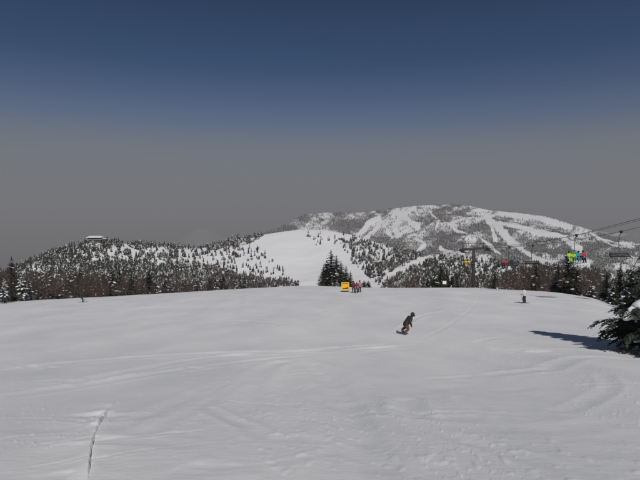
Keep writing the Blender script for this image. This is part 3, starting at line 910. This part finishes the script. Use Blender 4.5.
def pylon():
    y = 105.0; xl, xr = LB + LS * y, RB + LS * y; xm = (xl + xr) / 2 - .15
    zr = float(rope_z(y)); g = float(ground(xm, y))
    o = empty('lift_pylon', (xm, y, g)); h = zr - g
    tag(o, 'dark steel lift pylon with crossarm and sheaves behind the crest', 'lift pylon')
    MB().tube([(0, 0, -1), (0, 0, h * .6), (0, 0, h + .15)], [.36, .32, .27], 12).build('mast', M['steel'], o, True)
    MB().box((0, 0, -.1), (1.5, 1.5, .8)).build('footing', M['grey'], o)
    arm = MB()
    arm.box((xl - xm) and ((xl - xm) * .5, 0, h + .02) or (0, 0, 0), (abs(xl - xm), .4, .46))
    arm.box(((xr - xm) * .5, 0, h + .22), (abs(xr - xm), .4, .46), Matrix.Rotation(-.10, 3, 'Y'))
    arm.build('crossarm', M['steel'], o)
    for xx, dz in ((xl - xm, 0), (xr - xm, .35)):
        st = MB()
        st.box((xx, 0, h + dz - .28), (.26, 3.2, .34))
        sh = st.build('sheave_train', M['steel'], o)
        for k in range(6):
            w = MB().tube([(xx - .07, -1.5 + .6 * k, h + dz - .24), (xx + .07, -1.5 + .6 * k, h + dz - .24)], .23, 10)
            w.build('sheave', M['steel'], sh)
        cw = MB(); cw.box((xx + .42, 0, h + dz - .62), (.8, 3.4, .10))
        cwo = cw.build('catwalk', M['steel'], o)
        rl = MB()
        for q in (-1.5, 0, 1.5): rl.tube([(xx + .66, q, h + dz - .6), (xx + .66, q, h + dz + .4)], .03, 5)
        for zz in (-.1, .38): rl.tube([(xx + .66, -1.55, h + dz + zz), (xx + .66, 1.55, h + dz + zz)], .03, 5)
        rl.build('railing', M['steel'], cwo)
    gt = MB()
    gt.tube([(xl - xm - .2, 0, h + 1.25), (xr - xm - .4, 0, h + 1.3)], .055, 6)
    for xx in (xl - xm + .25, xr - xm - .7): gt.tube([(xx, 0, h + .1), (xx, 0, h + 1.3)], .06, 6)
    gt.tube([(xl - xm + .25, 0, h + .2), (xl - xm + 1.0, 0, h + 1.27)], .04, 5); gt.tube([(xr - xm - .7, 0, h + .2), (xr - xm - 1.4, 0, h + 1.27)], .04, 5)
    gt.build('lifting_frame', M['steel'], o)
    ld = MB()
    for s in (-.2, .2): ld.tube([(s, -.45, 0), (s, -.42, h)], .025, 5)
    for k in range(int(h / .35)): ld.tube([(-.2, -.44, .3 + k * .35), (.2, -.44, .3 + k * .35)], .018, 4)
    ld.build('ladder', M['steel'], o)
pylon()

def chair_meshes():
    """a four-seat chair, origin at the rope grip, riders facing -Y (uphill, towards the camera)"""
    m = {}
    m['grip'] = MB().box((0, 0, 0), (.16, .6, .22)).box((0, 0, -.16), (.14, .3, .2)).mesh('grip', M['steel'])
    m['hanger'] = MB().tube([(0, .0, -.15), (0, .45, -.6), (0, .55, -1.4), (0, .47, -2.72)], .036, 7).tube([(-1.15, .44, -2.72), (1.15, .44, -2.72)], .03, 6).mesh('hanger', M['steel'], True)
    fr = MB()
    for x in (-1.15, 1.15): fr.tube([(x, .44, -2.72), (x, .42, -2.9), (x, .36, -3.15), (x, -.12, -3.18)], .035, 6)
    m['frame'] = fr.mesh('frame', M['steel'], True)
    m['seat'] = MB().box((0, .1, -3.1), (2.3, .5, .11)).mesh('seat', M['blackpad'])
    m['backrest'] = MB().box((0, .38, -2.86), (2.3, .09, .26), Matrix.Rotation(-.15, 3, 'X')).mesh('backrest', M['blackpad'])
    sb = MB()
    for x in (-1.05, 1.05): sb.tube([(x, .40, -2.74), (x, -.3, -2.78), (x, -.42, -2.95)], .022, 5)
    sb.tube([(-1.05, -.42, -2.80), (1.05, -.42, -2.80)], .03, 6)
    m['safety_bar'] = sb.mesh('safety_bar', M['grey'], True)
    return m
CH = chair_meshes()
def chair(B, y, dz, label, group):
    p = rope_pt(B, y, dz)
    o = empty('lift_chair', p, 0.06 * -1)
    for k, me in CH.items(): mesh_obj(k, me, o)
    tag(o, label, 'lift chair', group)
    return o
chairs_occ = [chair(LB, 63.0, 0, 'four-seat lift chair carrying four riders in bright jackets', None),
              chair(LB, 82.2, 0, 'lift chair carrying a red and a dark blue rider', None),
              chair(LB, 100.4, 0, 'lift chair with yellow-jacketed riders close to the pylon', None)]
chair(RB, 62.4, .35, 'empty lift chair hanging beyond the four riders, nearer the piste edge', None)
chair(RB, 85.0, .35, 'empty lift chair between the pylon and the brown trees', None)

# ------------------------------------------------------------------ people
def cloth(name, c): return mat(name, c, .75, .18, 14)
CL = dict(olive=cloth('olive_jacket', (.028, .023, .016)), rust=cloth('rust_trousers', (.12, .05, .02)), black=cloth('black_cloth', (.014, .014, .018)),
          white=cloth('white_jacket', (.55, .55, .58)), navy=cloth('navy_cloth', (.012, .018, .045)), maroon=cloth('maroon_jacket', (.13, .012, .022)),
          pink=cloth('pink_jacket', (.45, .17, .19)), lime=cloth('lime_jacket', (.42, .62, .03)), green=cloth('green_jacket', (.05, .33, .10)),
          teal=cloth('teal_jacket', (.012, .30, .36)), blue=cloth('blue_trousers', (.03, .18, .42)), red=cloth('red_jacket', (.55, .02, .035)),
          yellow=cloth('yellow_jacket', (.70, .42, .03)), grey=cloth('grey_cloth', (.12, .12, .13)), darkred=cloth('dark_red_trousers', (.16, .03, .045)))

BONES = [('pelvis', 'belly'), ('belly', 'chest'), ('chest', 'neck'), ('neck', 'head'), ('head', 'crown')]
for s in 'LR':
    BONES += [('pelvis', 'hip' + s), ('hip' + s, 'knee' + s), ('knee' + s, 'ankle' + s), ('ankle' + s, 'toe' + s),
              ('chest', 'sho' + s), ('sho' + s, 'elb' + s), ('elb' + s, 'wri' + s), ('wri' + s, 'palm' + s)]
RAD = dict(pelvis=.175, belly=.175, chest=.185, neck=.085, head=.098, crown=.075, hip=.125, knee=.098, ankle=.088, toe=.062, sho=.105, elb=.08, wri=.066, palm=.05)
POSES = {
    'stand': dict(pelvis=(0, 0, .93), belly=(0, .02, 1.10), chest=(0, .04, 1.32), neck=(0, .05, 1.49), head=(0, .08, 1.62), crown=(0, .07, 1.74),
                  hip=(.10, 0, .88), knee=(.14, .09, .49), ankle=(.14, .0, .12), toe=(.15, .17, .06), sho=(.19, .03, 1.42), elb=(.30, -.02, 1.15), wri=(.30, .18, 1.02), palm=(.29, .27, 1.02)),
    'ski': dict(pelvis=(0, -.12, .80), belly=(0, -.04, .96), chest=(0, .10, 1.16), neck=(0, .18, 1.31), head=(0, .25, 1.42), crown=(0, .25, 1.55),
                hip=(.11, -.12, .75), knee=(.15, .16, .46), ankle=(.15, .0, .14), toe=(.16, .18, .07), sho=(.20, .13, 1.25), elb=(.34, .16, 1.02), wri=(.32, .40, .95), palm=(.31, .49, .95)),
    'board': dict(pelvis=(0, -.10, .58), belly=(0, -.05, .75), chest=(0, -.01, .98), neck=(0, .02, 1.13), head=(.02, .05, 1.25), crown=(.02, .05, 1.37),
                  hip=(.11, -.08, .54), knee=(.21, .14, .42), ankle=(.22, -.01, .15), toe=(.23, .17, .08), sho=(.17, .0, 1.06), elb=(.24, .0, .81), wri=(.21, .13, .66), palm=(.20, .19, .60)),
    'sit': dict(pelvis=(0, .04, .14), belly=(0, .05, .32), chest=(0, .0, .54), neck=(0, -.04, .71), head=(0, -.07, .83), crown=(0, -.06, .96),
                hip=(.10, .0, .11), knee=(.12, -.44, .13), ankle=(.12, -.50, -.28), toe=(.12, -.66, -.36), sho=(.19, .02, .64), elb=(.23, -.12, .40), wri=(.18, -.34, .36), palm=(.15, -.42, .36)),
}
def person(loc, rz, pose, mats, label, tilt=None, sc=1.0, hat='helmet', group=None, hatmat='black'):
    """one continuous skinned body; mats = jacket, trousers, gloves, boots"""
    J = {}
    face = -1 if pose == 'sit' else 1
    P = POSES[pose]
    for k, v in P.items():
        v = Vector(v)
        if k in ('pelvis', 'belly', 'chest', 'neck', 'head', 'crown'): J[k] = v
        else:
            J[k + 'R'] = v; J[k + 'L'] = Vector((-v.x, v.y, v.z))
    if pose == 'board':       # front arm forward, rear arm a little lower
        J['wriR'] += Vector((-.04, .05, .06)); J['palmR'] += Vector((-.04, .05, .06))
    names = list(J); idx = {n: i for i, n in enumerate(names)}
    me = bpy.data.meshes.new('body'); me.from_pydata([tuple(J[n]) for n in names], [(idx[a], idx[b]) for a, b in BONES], [])
    o = bpy.data.objects.new('body_tmp', me); col.objects.link(o)
    o.modifiers.new('skin', 'SKIN')
    sv = me.skin_vertices[0].data
    for n in names:
        base = n[:-1] if n[-1] in 'LR' and n[:-1] in RAD else n
        sv[idx[n]].radius = (RAD[base], RAD[base]); sv[idx[n]].use_root = (n == 'pelvis')
    ss = o.modifiers.new('sub', 'SUBSURF'); ss.levels = 2; ss.render_levels = 2
    dg = bpy.context.evaluated_depsgraph_get(); dg.update()
    nm = bpy.data.meshes.new_from_object(o.evaluated_get(dg))
    bpy.data.objects.remove(o); bpy.data.meshes.remove(me)
    nm.materials.clear()
    for m_ in (CL[mats[0]], CL[mats[1]], CL[mats[2]], CL[mats[3]], M['skin']): nm.materials.append(m_)
    seg = []
    for a, b in BONES:
        k = b.rstrip('LR') if b[-1] in 'LR' else b
        mi = {'belly': 0, 'chest': 0, 'neck': 0, 'head': 0, 'crown': 4, 'hip': 0, 'knee': 1, 'ankle': 1, 'toe': 3, 'sho': 0, 'elb': 0, 'wri': 0, 'palm': 2}[k]
        seg.append((J[a], J[b], mi))
    for p in nm.polygons:
        p.use_smooth = True
        c = p.center; best = 1e9
        for a, b, mi in seg:
            d = b - a; t = max(0, min(1, (c - a).dot(d) / d.length_squared)); q = (c - a - d * t).length
            if q < best: best = q; p.material_index = mi
    body = bpy.data.objects.new('person', nm); col.objects.link(body)
    hd = J['head']; cr = J['crown']; mid = hd.lerp(cr, .5)
    if hat == 'helmet':
        MB().ell(mid + Vector((0, -.03 * face, .02)), (.128, .135, .135), 14, 8).build('helmet', CL[hatmat], body, True)
    else:
        MB().ell(mid + Vector((0, -.03 * face, .01)), (.122, .13, .135), 14, 8).build('beanie', CL[hatmat], body, True)
    MB().box(mid + Vector((0, .105 * face, -.015)), (.17, .05, .075)).box(mid + Vector((0, .02 * face, -.015)), (.232, .17, .03)).build('goggles', M['blackpad'], body)
    MB().ell(hd + Vector((0, .108 * face, -.005)), (.018, .025, .03), 6, 4).build('nose', M['skin'], body, True)
    for s in 'LR':         # fingers of the gloves, curled
        w, pm = J['wri' + s], J['palm' + s]; d = (pm - w).normalized(); g = MB()
        sd = d.cross(Vector((0, 0, 1))).normalized(); up = sd.cross(d)
        for k, ln in enumerate((.062, .072, .068, .052)):
            b = pm + sd * (-.036 + .024 * k) + d * .01
            g.tube([b, b + d * ln * .7, b + d * ln - up * .03], [.015, .014, .010], 5)
        b = w.lerp(pm, .45) + sd * (.03 if s == 'L' else -.03)
        q = sd * (1 if s == 'L' else -1)
        g.tube([b, b + q * .03 + d * .02, b + q * .03 + d * .06], [.017, .015, .011], 5)
        g.build('fingers', CL[mats[2]], body, True)
    body.location = loc; body.scale = (sc, sc, sc)
    if tilt is not None: body.rotation_mode = 'QUATERNION'; body.rotation_quaternion = (tilt @ Matrix.Rotation(rz, 3, 'Z')).to_quaternion()
    else: body.rotation_euler = (0, 0, rz)
    tag(body, label, 'person', group)
    return body

def gnormal(x, y):
    e_ = .4
    dx = float(ground(x + e_, y) - ground(x - e_, y)) / (2 * e_); dy = float(ground(x, y + e_) - ground(x, y - e_)) / (2 * e_)
    return Vector((-dx, -dy, 1)).normalized()

def ski(name, loc, heading, length, width, m, label, cat, group=None, n=None, bank=0.0):
    """a ski or board with upturned ends lying on the snow"""
    nz = n or gnormal(loc.x, loc.y)
    f = Vector((-math.sin(heading), math.cos(heading), 0)); f = (f - nz * f.dot(nz)).normalized(); s = f.cross(nz)
    if bank: nz, s = (nz * math.cos(bank) + s * math.sin(bank)), (s * math.cos(bank) - nz * math.sin(bank))
    V = []; F = []; N = 12
    for i in range(N + 1):
        t = i / N - .5
        up = max(0, abs(t) - .40) * 10
        w = width / 2 * (1.0 - .25 * (1 - (2 * t) ** 2) if up == 0 else max(.25, 1 - up ** 2 * .8))
        for sg in (-1, 1):
            for h in (0.012, .032):
                V.append(loc + f * t * length + s * sg * w + nz * (h + .09 * up * up * (.16 if width > .2 else .12) / .12))
    for i in range(N):
        a = i * 4; b = a + 4
        F += [(a, b, b + 2, a + 2), (a + 1, a + 3, b + 3, b + 1), (a, a + 1, b + 1, b), (a + 2, b + 2, b + 3, a + 3)]
    F += [(0, 2, 3, 1), (N * 4, N * 4 + 1, N * 4 + 3, N * 4 + 2)]
    o = MB().add(V, F).build(name, m)
    tag(o, label, cat, group)
    return o
BOARD = mat('grey_snowboard', (.10, .10, .12), .35, .3, 4)
SKI = mat('dark_ski', (.03, .035, .06), .35, .3, 4)
POLE = mat('pole_metal', (.12, .12, .13), .4, .2, 8, .5)

# the snowboarder, leaning hard into a turn
p = hit(403.8, 334.2)
print('BOARDER', p)
nb = gnormal(p.x, p.y)
lean = Matrix.Rotation(R(27), 3, 'Y')       # the whole body leans to the right
hd = R(-74)
person(p + Vector((-.10, 0, .06)), hd, 'board', ('olive', 'rust', 'black', 'grey'), 'snowboarder in olive jacket and rust trousers leaning hard into a turn', tilt=lean, sc=1.06, hat='beanie')
ski('snowboard', p + Vector((-.10, 0, .03)), hd - R(90), 1.5, .27, BOARD, 'dark snowboard under the leaning snowboarder', 'snowboard', bank=R(16))

def skier(px, py, rz, mats, label, sc=1.0, hat='helmet', skilabel=None, pose='ski', hatmat='black', poles=True):
    g = hit(px, py); print('SKIER', px, tuple(round(v, 1) for v in g))
    person(g + Vector((0, 0, -.01)), rz, pose, mats, label, sc=sc, hat=hat, hatmat=hatmat)
    f = Vector((-math.sin(rz), math.cos(rz), 0)); s = Vector((math.cos(rz), math.sin(rz), 0))
    for q in (-1, 1):
        b = g + s * (.15 * q * sc) + f * .1; b.z = float(ground(b.x, b.y)) + .03
        ski('ski', b, rz, 1.65, .09, SKI, 'ski under the ' + skilabel, 'ski', 'skis of the ' + skilabel)
        if poles:
            hand = g + s * (.31 * q * sc) + f * .50 * sc + Vector((0, 0, .97 * sc)) if pose == 'ski' else g + s * (.29 * q) + f * .28 + Vector((0, 0, 1.02))
            tip = hand + s * .08 * q - f * .25; tip.z = float(ground(tip.x, tip.y))
            o = MB().tube([hand + Vector((0, 0, .1)), tip], .011, 5).tube([tip + Vector((0, 0, .10)), tip + Vector((0, 0, .11))], .05, 8).build('ski_pole', POLE)
            tag(o, 'ski pole held by the ' + skilabel, 'ski pole', 'poles of the ' + skilabel)
skier(524.5, 303.2, R(30), ('white', 'black', 'black', 'black'), 'skier in pale jacket and dark hat standing below the lift line', 1.0, 'beanie', 'skier in the pale jacket', 'stand')
skier(82.3, 302.3, R(-60), ('black', 'black', 'black', 'black'), 'dark-clad skier crossing the piste in front of the brown wood', 1.0, 'helmet', 'dark-clad skier', 'ski')
skier(353.6, 292.6, R(15), ('maroon', 'black', 'black', 'black'), 'skier in maroon jacket right beside the yellow sign', 1.0, 'helmet', 'maroon skier by the sign', 'stand', 'darkred', False)
skier(356.6, 293.0, R(-10), ('maroon', 'navy', 'black', 'black'), 'skier in dark maroon jacket in the middle of the group of three', .98, 'helmet', 'middle skier of the group', 'ski', 'black', False)
skier(359.8, 292.2, R(20), ('pink', 'black', 'black', 'black'), 'skier in pale pink jacket at the far end of the group from the sign', 1.04, 'beanie', 'pink skier', 'stand', 'black', False)

def rider(ch, x, mats, label, sc=1.0, hat='helmet', hatmat='black'):
    o = ch.matrix_basis @ Vector((x, .08, -3.055))
    person(o, ch.rotation_euler.z, 'sit', mats, label, sc=sc, hat=hat, hatmat=hatmat)
rider(chairs_occ[0], -.84, ('lime', 'lime', 'white', 'grey'), 'chair rider in lime jacket and lime trousers', 1.0, hatmat='black')
rider(chairs_occ[0], -.28, ('lime', 'green', 'white', 'white'), 'chair rider in lime jacket and green trousers', .92, hatmat='white')
rider(chairs_occ[0], .28, ('teal', 'blue', 'black', 'white'), 'chair rider in teal jacket and blue trousers', 1.05, hatmat='navy')
rider(chairs_occ[0], .84, ('red', 'black', 'black', 'darkred'), 'chair rider in red jacket and black trousers', 1.10, hatmat='navy')
rider(chairs_occ[1], -.55, ('red', 'darkred', 'black', 'black'), 'chair rider in red jacket beside the dark blue rider', 1.05, hatmat='darkred')
rider(chairs_occ[1], .35, ('navy', 'navy', 'black', 'black'), 'chair rider all in dark navy', 1.08, hatmat='teal')
rider(chairs_occ[2], -.72, ('yellow', 'yellow', 'black', 'grey'), 'chair rider in yellow near the pylon, at the outer seat', 1.0, hatmat='white')
rider(chairs_occ[2], -.1, ('yellow', 'grey', 'black', 'grey'), 'chair rider in yellow jacket and grey trousers near the pylon', 1.0, hatmat='white')
rider(chairs_occ[2], .6, ('black', 'black', 'black', 'black'), 'chair rider in black next to the yellow ones', 1.0)

# ------------------------------------------------------------------ signs and fence
def yellow_sign():
    p = hit(345.3, 291.8); print('SIGN', p)
    o = empty('warning_sign', p, .02)
    tag(o, 'square yellow warning board with black print standing on the crest', 'sign')
    W, Hh, zb = 1.25, 1.25, .28
    MB().box((0, 0, zb + Hh / 2), (W, .05, Hh)).build('board', M['yellow'], o)
    for s in (-1, 1): MB().tube([(s * .45, .06, -.5), (s * .45, .06, zb + Hh + .05)], .03, 6).build('post', M['bark'], o)
    pr = MB(); r = random.Random(2)
    x = -.48
    while x < .42:
        w = r.uniform(.06, .13); pr.box((x + w / 2, -.03, zb + Hh - .2), (w, .008, .12)); x += w + .05
    pb = pr.build('print', M['black'], o)
    pg = MB().add([(-.46, -.034, zb + .20), (.46, -.034, zb + .20), (.46, -.034, zb + .34), (.30, -.034, zb + .52), (.16, -.034, zb + .36), (-.46, -.034, zb + .30)], [(0, 1, 2, 3, 4, 5)])
    pg.build('pictogram', M['black'], o)
    MB().box((0, .0, .10), (1.2, .05, .12)).build('lower_rail', M['black'], o)
yellow_sign()

def white_sign():
    y = lip_y(444) - 2; p = stand(444.5, y)
    o = empty('piste_sign', p, .0)
    tag(o, 'small white sign on a post in front of the conifers by the pylon', 'sign')
    MB().box((0, 0, 1.0), (.72, .05, .62)).build('board', M['white'], o)
    MB().tube([(0, .05, -.5), (0, .05, 1.25)], .03, 6).build('post', M['bark'], o)
white_sign()

def fence():
    o = empty('rope_fence', stand(520, lip_y(520) - 1))
    tag(o, 'low red-brown rope fence on poles along the crest below the lift', 'fence')
    base = Vector(o.location); pts = []
    for k in range(15):
        px = 496 + 52 * k / 14; y = lip_y(px) + .5
        p = stand(px, y); pts.append(p)
        rz = random.Random(k).uniform(-.04, .04)
        MB().tube([p - base - Vector((0, 0, .4)), p - base + Vector((rz, 0, 1.2))], .022, 5).build('post', M['fence'], o)
    for h in (.6, 1.05):
        q = []
        for a, b in zip(pts[:-1], pts[1:]):
            for t in (0, .33, .66): q.append(a.lerp(b, t) - base + Vector((0, -.04, h - .10 * math.sin(math.pi * t))))
        q.append(pts[-1] - base + Vector((0, -.04, h)))
        MB().tube(q, .016, 4).build('rope', M['fence'], o)
fence()

# ------------------------------------------------------------------ the air
def haze():
    m = bpy.data.materials.new('haze_air'); m.use_nodes = True
    n, l = m.node_tree.nodes, m.node_tree.links
    n.remove(n['Principled BSDF'])
    v = n.new('ShaderNodeVolumePrincipled')
    v.inputs['Color'].default_value = (.70, .70, .72, 1)
    v.inputs['Density'].default_value = 1.7e-4
    v.inputs['Anisotropy'].default_value = 0.0
    l.new(v.outputs[0], n['Material Output'].inputs['Volume'])
    o = MB().box((0, 0, -500), (150000, 150000, 1230)).build('haze', m)
    tag(o, 'thin grey haze filling the air between the hills', 'haze', kind='stuff')
haze()
